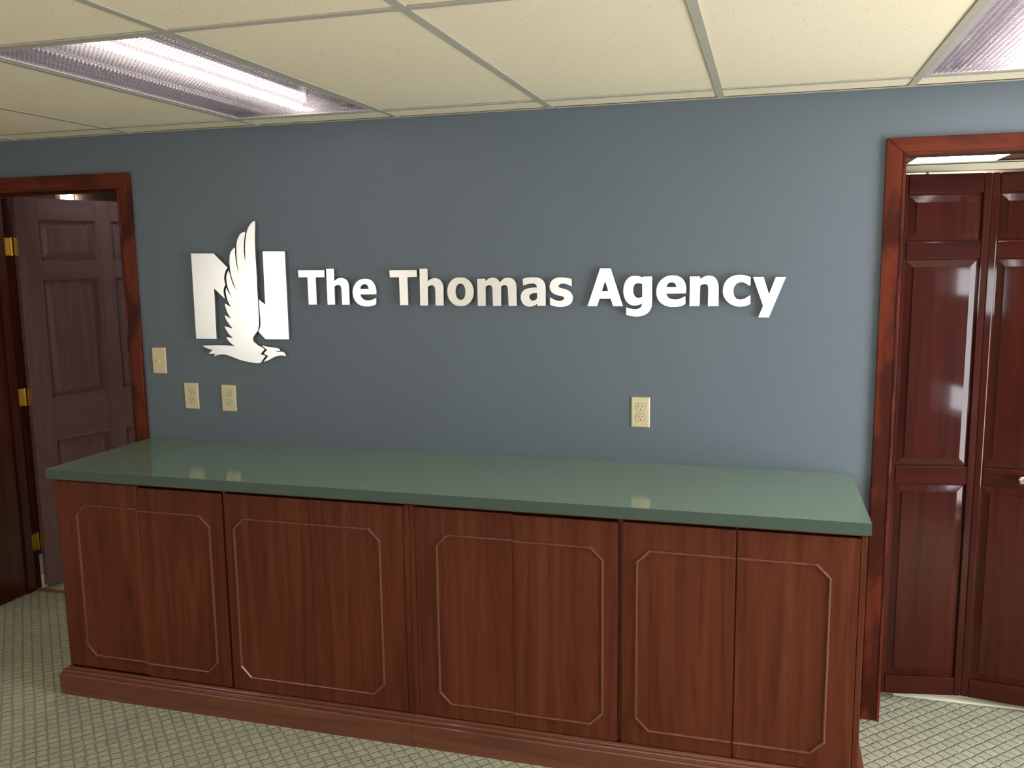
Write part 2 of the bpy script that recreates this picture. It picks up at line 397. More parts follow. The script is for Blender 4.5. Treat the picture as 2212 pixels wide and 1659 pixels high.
# hall shell behind the blue wall
mb = MB()
mb.box(HX0-0.1, HX0, 0.0, HY1, -0.06, HH); mb.box(HX1, HX1+0.1, WT, HY1, -0.06, HH); mb.box(HX0-0.1, HX1+0.1, HY1, HY1+0.1, -0.06, HH)
mb.box(HX0-0.1, XL, 0.0, 0.1, -0.06, HH)
struct(mb.build('wall_hall', M['hall_wall']), 'dim tan walls of the hall behind')
mb = MB(); mb.box(HX0-0.1, HX1+0.1, WT, HY1+0.1, HH, HH+0.1); mb.box(HX0-0.1, XL, 0.0, WT, HH, HH+0.1)
struct(mb.build('ceiling_hall', M['hall_wall']), 'dim ceiling of the hall behind')
struct(MB().box(-3.36, -3.20, WT+0.0, 0.80, 0.112, HH).build('wall_shade_stub', M['jamb_y']), 'made-up dark wall stub giving the shade behind the open door')  # dark wood stands in for the shade in the hinge gap
struct(MB().box(-3.36, -3.195, WT+0.0, 0.805, -0.004, 0.112).build('baseboard_hall', M['base_white']), 'white baseboard behind the door hinge')

# ------------------------------------------------------------------ suspended ceiling
ceil = struct(MB().box(XL-t_, XR+t_, YB-t_, 0.0, H+0.16, H+0.2).build('ceiling', M['white_metal']), 'cream suspended ceiling of oblong tiles in a metal grid')
xs = [XL] + [X0 + S*i for i in range(-6, 5)] + [XR]
ys = [0.0, -BORD] + [-BORD - TL*k for k in range(1, 6)] + [YB]
FIX = {(-2, 1), (2, 1), (-2, 3), (2, 3), (-2, 5), (2, 5)}
BWD = 0.012
shapes = {}
def shared_box(key, name, sx, sy, sz, mat):
    k = (key, round(sx, 4), round(sy, 4))
    if k not in shapes: shapes[k] = MB().box(-sx/2, sx/2, -sy/2, sy/2, 0, sz).mesh(name, mat)
    return shapes[k]
for r in range(len(ys)-1):
    y0, y1 = ys[r+1], ys[r]
    for c_ in range(len(xs)-1):
        x0, x1 = xs[c_], xs[c_+1]
        if (c_ - 7, r) in FIX: continue
        me = shared_box('tile', 'ceiling_tile', x1-x0-0.006, y1-y0-0.006, 0.014, M['tile'])
        o = place('ceiling_tile', me, ceil); o.location = ((x0+x1)/2, (y0+y1)/2, H + 0.0032 + random.uniform(0, 0.0012))
for x in xs[1:-1]:
    o = place('grid_bar', shared_box('bary', 'grid_bar', 2*BWD, -YB, 0.003, M['grid']), ceil); o.location = (x, YB/2, H)
for y in ys[1:-1]:
    for c_ in range(len(xs)-1):
        o = place('grid_bar', shared_box('barx', 'grid_bar', xs[c_+1]-xs[c_]-2*BWD, 2*BWD, 0.003, M['grid']), ceil); o.location = ((xs[c_]+xs[c_+1])/2, y, H)
mb = MB(); mb.box(XL, XR, -0.020, 0.0, H-0.0015, H); mb.box(XL, XR, -0.0015, 0.0, H-0.0015, H+0.012)
struct(mb.build('trim_1', M['grid']), 'thin cream angle strip where ceiling meets the blue wall')

# ceiling troffers with prismatic lenses
def lens_mesh(w_, l_, cell, depth):
    nx, ny = round(w_/cell), round(l_/cell); v = []; f = []
    for j in range(ny+1):
        for i in range(nx+1): v.append((-w_/2 + w_*i/nx, -l_/2 + l_*j/ny, 0.0))
    for j in range(ny):
        for i in range(nx):
            a = j*(nx+1)+i; b = a+1; c = b+nx+1; d = a+nx+1; k = len(v)
            v.append((-w_/2 + w_*(i+.5)/nx, -l_/2 + l_*(j+.5)/ny, -depth)); f += [(b, a, k), (c, b, k), (d, c, k), (a, d, k)]
    me = bpy.data.meshes.new('lens'); me.from_pydata(v, [], f); me.update(); me.materials.append(M['lens']); return me
def troffer():
    root = empty('ceiling_light', (0, 0, H))
    w2, l2 = S/2 - BWD - 0.001, TL/2 - BWD - 0.001
    mb = MB(); hz = 0.115
    mb.box(-w2, w2, -l2, l2, hz, hz+0.003); mb.box(-w2, -w2+0.003, -l2, l2, 0.006, hz); mb.box(w2-0.003, w2, -l2, l2, 0.006, hz)
    mb.box(-w2+0.003, w2-0.003, -l2, -l2+0.003, 0.006, hz); mb.box(-w2+0.003, w2-0.003, l2-0.003, l2, 0.006, hz)
    mb.build('housing', M['housing'], root)
    fw_ = 0.016; mb = MB()
    mb.box(-w2, -w2+fw_, -l2, l2, 0.001, 0.006); mb.box(w2-fw_, w2, -l2, l2, 0.001, 0.006)
    mb.box(-w2+fw_, w2-fw_, -l2, -l2+fw_, 0.001, 0.006); mb.box(-w2+fw_, w2-fw_, l2-fw_, l2, 0.001, 0.006)
    mb.build('door_frame', M['fix_frame'], root)
    o = place('lens', lens_mesh(2*(w2-fw_), 2*(l2-fw_), 0.0155, 0.0045), root); o.location = (0, 0, 0.0065)
    for x in (-0.18, 0.0, 0.18):
        MB().cyl((x, -0.585, 0.065), (x, 0.585, 0.065), 0.0155, 12).build('lamp_tube', M['tube'], root, smooth=True)
        for e in (-1, 1):
            MB().box(x-0.014, x+0.014, min(e*0.586, e*0.593), max(e*0.586, e*0.593), 0.04, 0.113).build('lamp_holder', M['white_metal'], root)
    return root
fx = troffer()
FIXL = {(-2, 1): 'long lit ceiling light with prismatic lens above the eagle emblem', (2, 1): 'bright ceiling light cut off at the upper right corner',
        (-2, 3): 'unseen ceiling light added behind the viewer on the left', (2, 3): 'unseen ceiling light added behind the viewer on the right',
        (-2, 5): 'rearmost added ceiling light on the left, unseen', (2, 5): 'rearmost added ceiling light on the right, unseen'}  # the rows behind the viewer are invented to light the room
for k, (c_, r) in enumerate(sorted(FIX, key=lambda q: (q[1], q[0]))):
    o = fx if k == 0 else copy_tree(fx)
    o.location = (X0 + S*(c_ + 0.5), -BORD - TL*(r - 0.5), H)
    for ch in o.children:
        if ch.name.startswith('lamp_tube'):
            if k: ch.data = ch.data.copy(); ch.data.materials[0] = TUBES[(c_, r)]
            if (c_, r) == (2, 1) and ch.data.vertices[0].co.x < -0.1: ch.data.materials[0] = M['dead_tube']
            if k == 0 and abs(ch.data.vertices[0].co.x) > 0.1: ch.data.materials[0] = M['dead_tube']     # two of its three tubes are out
    tag(o, FIXL[(c_, r)], 'ceiling light', 'ceiling lights with prismatic lenses')
def hall_lamp(x0, x1, y0, y1, label):
    root = empty('ceiling_light', ((x0+x1)/2, (y0+y1)/2, HH)); a, b = (x1-x0)/2, (y1-y0)/2
    MB().box(-a, a, -b, b, -0.012, -0.0005).build('diffuser', M['hall_lamp'], root)
    mb = MB(); k = 0.012
    mb.box(-a-k, -a, -b-k, b+k, -0.014, 0); mb.box(a, a+k, -b-k, b+k, -0.014, 0); mb.box(-a, a, -b-k, -b, -0.014, 0); mb.box(-a, a, b, b+k, -0.014, 0)
    mb.build('light_frame', M['white_metal'], root)
    tag(root, label, 'ceiling light', 'lights in the hall behind')
hall_lamp(1.69, 2.345, 4.30, 4.93, 'bright strip of light seen above the mahogany folding doors')
hall_lamp(-2.9, -2.3, 1.6, 2.2, 'added hall ceiling light hidden behind the open brown door')  # added to brighten the floor and baseboard behind the door
wl = empty('wall_lamp', (-6.925, HY1, 2.36))
MB().box(-0.075, 0.075, -0.012, -0.0005, 0.0, 0.09).build('back_plate', M['white_metal'], wl, 0.002)
MB().box(-0.068, 0.068, -0.050, -0.012, 0.010, 0.080).build('diffuser', M['hall_lamp'], wl, 0.004)
tag(wl, 'small white patch of light above the open brown door', 'wall lamp')

# ------------------------------------------------------------------ door casings and jambs
def casing(name, D, wl, wr, ht, label, up=0.0):
    root = struct(empty(name, (0, 0, 0)), label)
    x0, x1, zt = D; y0, y1 = -0.018, 0.0
    # outer boards, mitred at the head
    MB().xz([(x0-wl, 0), (x0, 0), (x0, zt), (x0-wl, zt+ht)], y0, y1).build('casing_board', M['case_v'], root, 0.003)
    MB().xz([(x1, 0), (x1+wr, 0), (x1+wr, zt+ht), (x1, zt)], y0, y1).build('casing_board', M['case_v'], root, 0.003)
    MB().xz([(x0, zt), (x1, zt), (x1+wr, zt+ht), (x0-wl, zt+ht)], y0, y1).build('casing_board', M['case_h'], root, 0.003)
    k = 0.009
    MB().xz([(x0-k, 0), (x0, 0), (x0, zt), (x0-k, zt+k)], y0-0.003, y0).build('inner_bead', M['case_v'], root, 0.001)
    MB().xz([(x1, 0), (x1+k, 0), (x1+k, zt+k), (x1, zt)], y0-0.003, y0).build('inner_bead', M['case_v'], root, 0.001)
    MB().xz([(x0, zt), (x1, zt), (x1+k, zt+k), (x0-k, zt+k)], y0-0.003, y0).build('inner_bead', M['case_h'], root, 0.001)
    j = 0.013
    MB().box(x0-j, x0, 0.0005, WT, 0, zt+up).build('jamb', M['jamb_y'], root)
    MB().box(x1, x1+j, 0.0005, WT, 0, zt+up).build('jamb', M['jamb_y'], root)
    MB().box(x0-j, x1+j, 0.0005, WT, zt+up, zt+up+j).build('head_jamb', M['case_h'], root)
    return root
c1 = casing('trim_2', D1, 0.064, 0.064, 0.066, 'cherry stained wooden casing around the left doorway', 0.022)
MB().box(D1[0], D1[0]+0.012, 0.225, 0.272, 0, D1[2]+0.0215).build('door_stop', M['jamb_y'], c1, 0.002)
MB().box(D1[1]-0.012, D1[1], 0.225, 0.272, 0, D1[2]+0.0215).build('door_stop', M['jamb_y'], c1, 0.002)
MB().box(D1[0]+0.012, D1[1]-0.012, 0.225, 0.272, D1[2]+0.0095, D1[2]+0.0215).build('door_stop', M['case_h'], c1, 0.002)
casing('trim_3', D2, 0.063, 0.063, 0.057, 'blotchy cherry casing around the folding door opening', 0.021)
struct(MB().box(D1[0], D1[1], YC1, YC1+0.026, -0.02, 0.006).build('trim_4', M['thresh_wood'], None, 0.002), 'brown threshold strip under the left doorway')
struct(MB().box(D2[0]+0.075, 1.62, YC2-0.002, YC2+0.016, -0.02, 0.007).build('trim_5', M['thresh'], None, 0.002), 'bright metal carpet strip under the folding doors')

# ------------------------------------------------------------------ panelled doors
def panel(root, x0, x1, z0, z1, yf, rec, bev, mat, lift=0.002, step=0.002, s_=0.006):
    """raised panel: recessed rim, sloping bevel, raised field"""
    a = yf + rec; f = yf + lift
    loops = [[(x0, a), (x1, a)], [(x0+s_, a), (x1-s_, a)], [(x0+s_+bev, f+step), (x1-s_-bev, f+step)], [(x0+s_+bev, f), (x1-s_-bev, f)]]
    ins = [0, s_, s_+bev, s_+bev]; v = []; fc = []
    for i, lp in enumerate(loops):
        y = lp[0][1]
        v += [(lp[0][0], y, z0+ins[i]), (lp[1][0], y, z0+ins[i]), (lp[1][0], y, z1-ins[i]), (lp[0][0], y, z1-ins[i])]
    for i in range(3):
        for j in range(4): fc.append((i*4+j, i*4+(j+1) % 4, (i+1)*4+(j+1) % 4, (i+1)*4+j))
    fc.append((12, 13, 14, 15))
    v += [(x0, a+0.012, z0), (x1, a+0.012, z0), (x1, a+0.012, z1), (x0, a+0.012, z1)]
    fc += [(16, 17, 1, 0), (17, 18, 2, 1), (18, 19, 3, 2), (19, 16, 0, 3), (19, 18, 17, 16)]
    mb = MB(); mb.add(v, fc); return mb.build('panel', mat, root)
def door_frame_parts(root, W, z0, z1, yf, yb, xcols, zrows, mv, mh, x_start=0.0, bev=0.0025):
    """stiles run full height between the panel columns, rails fill the columns between the panel rows"""
    edges = [x_start] + [e for c in xcols for e in c] + [W]
    for i in range(0, len(edges), 2):
        MB().box(edges[i], edges[i+1], yf, yb, z0, z1).build('stile', mv, root, bev)
    zed = [z0] + [e for r in zrows for e in r] + [z1]
    for cx0, cx1 in xcols:
        for i in range(0, len(zed), 2):
            MB().box(cx0, cx1, yf, yb, zed[i], zed[i+1]).build('rail', mh, root, bev)

# the open brown six-panel door, hinged on the left jamb, swung into the hall
A1 = math.radians(70)
PIN = (-3.043, WT + 0.004)
door1 = struct(empty('door_1', (PIN[0], PIN[1], 0), A1), 'dark brown six-panel door standing open into the hall')
DT, DW = 0.042, 0.922
cols = [(0.120, 0.415), (0.507, 0.802)]; rows = [(0.20, 0.772), (1.003, 1.604), (1.700, 1.906)]
door_frame_parts(door1, DW, 0.010, 2.014, -DT, 0.0, cols, rows, M['door_v'], M['door_h'], 0.010)
for a, b in cols:
    for z0, z1 in rows: panel(door1, a, b, z0, z1, -DT, 0.021, 0.032, M['door_v'], 0.004, 0.004, 0.010)
Rinv = Matrix.Rotation(-A1, 3, 'Z')
for zc in (1.772, 1.013, 0.25):
    hb = MB().cyl((0.0, 0.002, zc-0.046), (0.0, 0.002, zc+0.046), 0.0062, 12)
    hb = hb.build('hinge', M['brass'], door1, smooth=False); hb['label'] = 'brass hinge pin with two leaves'
    MB().box(0.0075, 0.010, -0.041, -0.003, zc-0.044, zc+0.044).build('hinge_leaf', M['brass'], hb, 0.004)
    lf = MB().box(0.0, 0.0022, -0.050, -0.006, zc-0.044, zc+0.044)      # leaf on the jamb, written in world axes and turned back
    lf.v = [tuple((Rinv @ Vector((D1[0] + 0.0002 + x - PIN[0], y, 0))).xy) + (z,) for x, y, z in lf.v]
    lf.build('hinge_leaf', M['brass'], hb)
    for dz in (-0.028, 0.0, 0.028):
        q = Rinv @ Vector((D1[0] + 0.0024 - PIN[0], -0.028 + (0.01 if dz == 0 else -0.004), 0)); q2 = Rinv @ Vector((D1[0] + 0.0034 - PIN[0], -0.028 + (0.01 if dz == 0 else -0.004), 0))
        MB().cyl((q.x, q.y, zc+dz), (q2.x, q2.y, zc+dz), 0.0035, 10).build('screw', M['brass'], hb)

# mahogany folding doors
door2 = struct(empty('door_2', (0, 0, 0)), 'glossy mahogany folding doors on a cream track')
LWD = 0.304; LT = 0.030
brows = [(0.108, 0.850), (0.918, 1.665), (1.725, 1.890)]
pts = [(1.0225, 0.150), (1.3245, 0.203)]
pts.append((pts[1][0] + LWD*math.cos(math.radians(8.5)), pts[1][1] - LWD*math.sin(math.radians(8.5))))
def leaf(p, q, knob_x=None):
    a = math.atan2(q[1]-p[1], q[0]-p[0]); Wd = math.hypot(q[0]-p[0], q[1]-p[1])
    core = MB().box(0.0022, Wd-0.0022, 0.006, 0.012, 0.036, 1.956).build('leaf', M['bi_v'], door2)
    core.location = (p[0], p[1], 0); core.rotation_euler = (0, 0, a)
    col = [(0.0275, Wd-0.0275)]
    door_frame_parts(core, Wd-0.002, 0.035, 1.957, -LT/2, LT/2, col, brows, M['bi_v'], M['bi_h'], 0.002, 0.004)
    for z0, z1 in brows: panel(core, col[0][0], col[0][1], z0, z1, -LT/2, 0.0105, 0.024, M['bi_v'], 0.001, 0.004)
    if knob_x is not None:
        MB().lathe((knob_x*Wd, -LT/2, 0.887), (0, -1, 0), [(0, 0.010), (0.002, 0.010), (0.004, 0.006), (0.014, 0.006), (0.018, 0.013), (0.024, 0.0165), (0.030, 0.0145), (0.034, 0.006)], 20).build('knob', M['chrome'], core, smooth=True)
    return core
leaf(pts[0], pts[1]); leaf(pts[1], pts[2], 0.5)
mx = pts[2][0] + 0.001
leaf((mx, pts[2][1]), (2*mx - pts[1][0], pts[1][1]), 0.5); leaf((2*mx - pts[1][0], pts[1][1]), (2*mx - pts[0][0], pts[0][1]))
mb = MB(); mb.box(D2[0]+0.002, D2[1]-0.002, 0.186, 0.190, 1.968, 1.9905); mb.box(D2[0]+0.002, D2[1]-0.002, 0.222, 0.226, 1.968, 1.9905); mb.box(D2[0]+0.002, D2[1]-0.002, 0.190, 0.222, 1.985, 1.9905)
tr = mb.build('door_track', M['cream_metal'], door2, 0.001); tr['label'] = 'cream metal track above the folding doors'
MB().box(D2[0]+0.002, D2[1]-0.002, 0.180, 0.232, 1.9935, 1.9960).build('track_lip', M['cream_metal'], tr)
for x in (D2[0]+0.02, D2[0]+0.6, D2[1]-0.02):
    MB().box(x-0.008, x+0.008, 0.198, 0.214, 1.9905, 1.9935).build('track_clip', M['cream_metal'], tr)
for x in (D2[0]+0.10, D2[1]-0.10):
    MB().cyl((x, 0.206, 1.958), (x, 0.206, 1.985), 0.005, 10).build('roller_pin', M['chrome'], tr)
for x in (D2[0]+0.004, D2[1]-0.020):
    MB().box(x, x+0.016, 0.196, 0.216, 1.996, D2[2]+0.0205).build('track_bracket', M['cream_metal'], tr)

# ================================================================== CABINETS AND COUNTERTOP
YF = -0.580; YD = -0.560; ZC = 0.9133; CT = 0.0376
CX0, CX1 = -2.036, 0.897
XA, XM, XB = -2.028, -0.562, 0.891
BASEP = [(0.0, 0.0), (0.030, 0.0), (0.030, 0.0805), (0.0290, 0.0835), (0.0265, 0.0850), (0.0205, 0.0862), (0.0205, 0.0935), (0.0195, 0.0965), (0.0170, 0.0980), (0.0095, 0.0992), (0.0095, 0.1035), (0.0060, 0.1068), (0.0, 0.1075)]
def bead_strip(parent, pts_, yb):
    """half-round bead mitred along a chain of points; every straight run is a strip of its own"""
    r = 0.0048; prof = [(-r, 0), (-r*0.75, -0.0042), (0, -0.0060), (r*0.75, -0.0042), (r, 0)]
    nrm = []
    for i in range(len(pts_)-1):
        d = (Vector(pts_[i+1]) - Vector(pts_[i])).normalized(); nrm.append(Vector((-d.y, d.x)))
    def mit(i):
        if i == 0: return nrm[0]
        if i == len(pts_)-1: return nrm[-1]
        m_ = (nrm[i-1] + nrm[i]).normalized(); return m_ / m_.dot(nrm[i])
    for i in range(len(pts_)-1):
        v = []
        for k in (i, i+1):
            p = Vector(pts_[k]); m_ = mit(k)
            for o, y in prof: q = p + m_*o; v.append((q.x, yb + y, q.y))
        n = len(prof)
        MB().add(v, [(j, j+1, n+j+1, n+j) for j in range(n-1)] + [tuple(range(n)), tuple(range(n, 2*n)), (0, n-1, 2*n-1, n)]).build('bead', M['bead'], parent)
def cabinet(label, x0, x1, base_path, doors, stiles, gaps):
    root = empty('cabinet', ((x0+x1)/2, -0.30, 0)); off = Vector(root.location)
    loc = lambda o: setattr(o, 'location', -off) or o
    st = 0.018
    mb = MB(); mb.box(x0, x0+st, YD+0.001, -0.004, 0.006, ZC-CT-0.001); mb.box(x1-st, x1, YD+0.001, -0.004, 0.006, ZC-CT-0.001)
    mb.box(x0+st, x1-st, -0.014, -0.004, 0.006, ZC-CT-0.001); mb.box(x0+st, x1-st, YD+0.001, -0.014, 0.085, 0.103); mb.box(x0+st, x1-st, YD+0.03, YD+0.048, 0.103, ZC-CT-0.001)
    loc(mb.build('carcass', M['cab_y'], root))
    loc(MB().sweep(BASEP, base_path).build('base_moulding', M['base'], root))
    loc(MB().box(x0, x1, YF+0.004, YD, 0.862, ZC-CT-0.001).build('top_rail', M['cab_h'], root))
    for a, b in stiles:
        loc(MB().box(a, b, YF-0.0005, YD, 0.1085, 0.861).build('face_stile', M['cab_v'], root, 0.0015))
    for a, b in gaps:
        loc(MB().box(a, b, YF+0.012, YD, 0.1085, 0.861).build('recess_strip', M['cab_v'], root))
    for a, b, z0, z1, dy, side, bx in doors:
        d = loc(MB().box(a, b, YF+dy, YD-0.0005, z0, z1).build('cabinet_door', M['cab_v'], root, 0.0012))
        dz = z1 - 0.8565; T, B, k = 0.7675+dz, 0.1625+dz, 0.040
        if side == 'L': chain = [(b, T), (bx+k, T), (bx, T-k), (bx, B+k), (bx+k, B), (b, B)]
        else: chain = [(a, T), (bx-k, T), (bx, T-k), (bx, B+k), (bx-k, B), (a, B)]
        bead_strip(d, chain, YF+dy)
    return root
EPS = 0.0006
cA = cabinet('a', XA, XM-EPS, [(XA, -0.02), (XA, YF+0.0), (XM-EPS, YF+0.0)],
    [(-2.027, -1.6605, 0.1150, 0.8605, 0.000, 'L', -1.935), (-1.6598, -1.2945, 0.1085, 0.8530, 0.0025, 'R', -1.352),
     (-1.2830, -0.9435, 0.1085, 0.8550, 0.000, 'L', -1.247), (-0.9422, -0.5840, 0.1085, 0.8550, 0.0006, 'R', -0.674)],
    [(-0.5825, XM-EPS)], [(-1.2945, -1.2830)])
tag(cA, 'cherry laminate base cabinet with four doors under the left half of the counter', 'cabinet', 'base cabinets under the green counter')
cB = cabinet('b', XM+EPS, XB, [(XM+EPS, YF), (XB, YF), (XB, -0.02)],
    [(-0.5415, -0.1982, 0.1085, 0.8555, 0.0008, 'L', -0.464), (-0.1976, 0.1525, 0.1085, 0.8525, 0.000, 'R', 0.103),
     (0.1670, 0.5165, 0.1085, 0.8550, 0.000, 'L', 0.213), (0.5210, 0.8720, 0.1085, 0.8550, 0.000, 'R', 0.791)],
    [(XM+EPS, -0.5430), (0.8735, XB)], [(0.1525, 0.1670), (0.5165, 0.5210)])
tag(cB, 'cherry laminate base cabinet with four doors under the right half of the counter', 'cabinet', 'base cabinets under the green counter')
ct = empty('countertop', ((CX0+CX1)/2, -0.3, ZC-CT)); co = -Vector(ct.location)
e_ = 0.0016
o = MB().box(CX0+e_, CX1-e_, -0.6116+e_, -0.0005, ZC-CT, ZC).build('worktop', M['laminate'], ct, 0.0012); o.location = co
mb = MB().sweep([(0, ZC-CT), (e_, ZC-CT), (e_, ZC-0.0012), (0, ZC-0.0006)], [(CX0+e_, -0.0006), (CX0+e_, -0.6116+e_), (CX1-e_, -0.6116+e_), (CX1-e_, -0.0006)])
o = mb.build('shaded_edge', M['edge'], ct); o.location = co; o['label'] = 'green countertop edge with front shade put into its colour'
tag(ct, 'long green laminate countertop on the cherry cabinets', 'countertop')

# ================================================================== WALL PLATES
def rounded_plate(w_, h_, y0, y1, inset):
    mb = MB(); v = []
    for y, i in ((y1, 0), (y0 + (y1-y0)*0.45, 0), (y0, inset)):
        v += [(-w_/2+i, y, -h_/2+i), (w_/2-i, y, -h_/2+i), (w_/2-i, y, h_/2-i), (-w_/2+i, y, h_/2-i)]
    f = [(k*4+j, k*4+(j+1) % 4, (k+1)*4+(j+1) % 4, (k+1)*4+j) for k in range(2) for j in range(4)] + [(8, 9, 10, 11), (3, 2, 1, 0)]
    return mb.add(v, f)
def outlet(x, z, label, tilt=0.0):
    root = empty('wall_outlet', (x, 0, z)); root.rotation_euler = (0, tilt, 0)
    rounded_plate(0.070, 0.1143, -0.0058, -0.0003, 0.0035).build('cover_plate', M['ivory'], root, 0.0008)
    for zc in (0.0195, -0.0195):
        poly = []
        for i in range(36):
            t = 2*math.pi*i/36; px, pz = 0.0172*math.cos(t), 0.0172*math.sin(t); poly.append((px, zc + max(-0.0142, min(0.0142, pz))))
        gk = MB().xz([(a*1.05, zc + (b-zc)*1.06) for a, b in poly], -0.0061, -0.0057).build('receptacle_gap', M['slot'], root)
        rc = MB().xz(poly, -0.0075, -0.0060).build('receptacle', M['ivory'], root, 0.0005)
        for sx_, hh in ((-0.0064, 0.0040), (0.0064, 0.0034)):
            MB().box(sx_-0.0012, sx_+0.0012, -0.0078, -0.0074, zc+0.0035-hh, zc+0.0035+hh).build('slot', M['slot'], rc)
        MB().cyl((0, -0.0078, zc-0.0075), (0, -0.0074, zc-0.0075), 0.0026, 12).build('ground_hole', M['slot'], rc)
    MB().cyl((0, -0.0070, 0), (0, -0.0056, 0), 0.0030, 12).build('screw', M['ivory'], root)
    tag(root, label, 'outlet', 'ivory outlets on the blue wall')
outlet(-1.8138, 1.1081, 'ivory duplex outlet nearest the left doorway, below the light switch', math.radians(-0.6))
outlet(-1.6279, 1.1040, 'ivory duplex outlet directly below the eagle tail')
outlet(0.1421, 1.1072, 'ivory duplex outlet alone below the word Agency')
root = empty('light_switch', (-1.9677, 0, 1.2600))
rounded_plate(0.070, 0.1143, -0.0058, -0.0003, 0.0035).build('cover_plate', M['ivory'], root, 0.0008)
MB().box(-0.0050, 0.0050, -0.0064, -0.0056, -0.012, 0.012).build('toggle_surround', M['ivory'], root, 0.0004)
MB().add([(-0.004, -0.006, -0.006), (0.004, -0.006, -0.006), (0.004, -0.006, 0.005), (-0.004, -0.006, 0.005), (-0.003, -0.017, -0.0095), (0.003, -0.017, -0.0095), (0.003, -0.016, -0.004), (-0.003, -0.016, -0.004)],
         [(0, 3, 2, 1), (4, 5, 6, 7), (0, 1, 5, 4), (1, 2, 6, 5), (2, 3, 7, 6), (3, 0, 4, 7)]).build('toggle', M['ivory'], root, 0.001)
for zc in (0.030, -0.030): MB().cyl((0, -0.0068, zc), (0, -0.0056, zc), 0.0030, 12).build('screw', M['ivory'], root)
tag(root, 'ivory toggle light switch between doorway and eagle emblem', 'light switch')

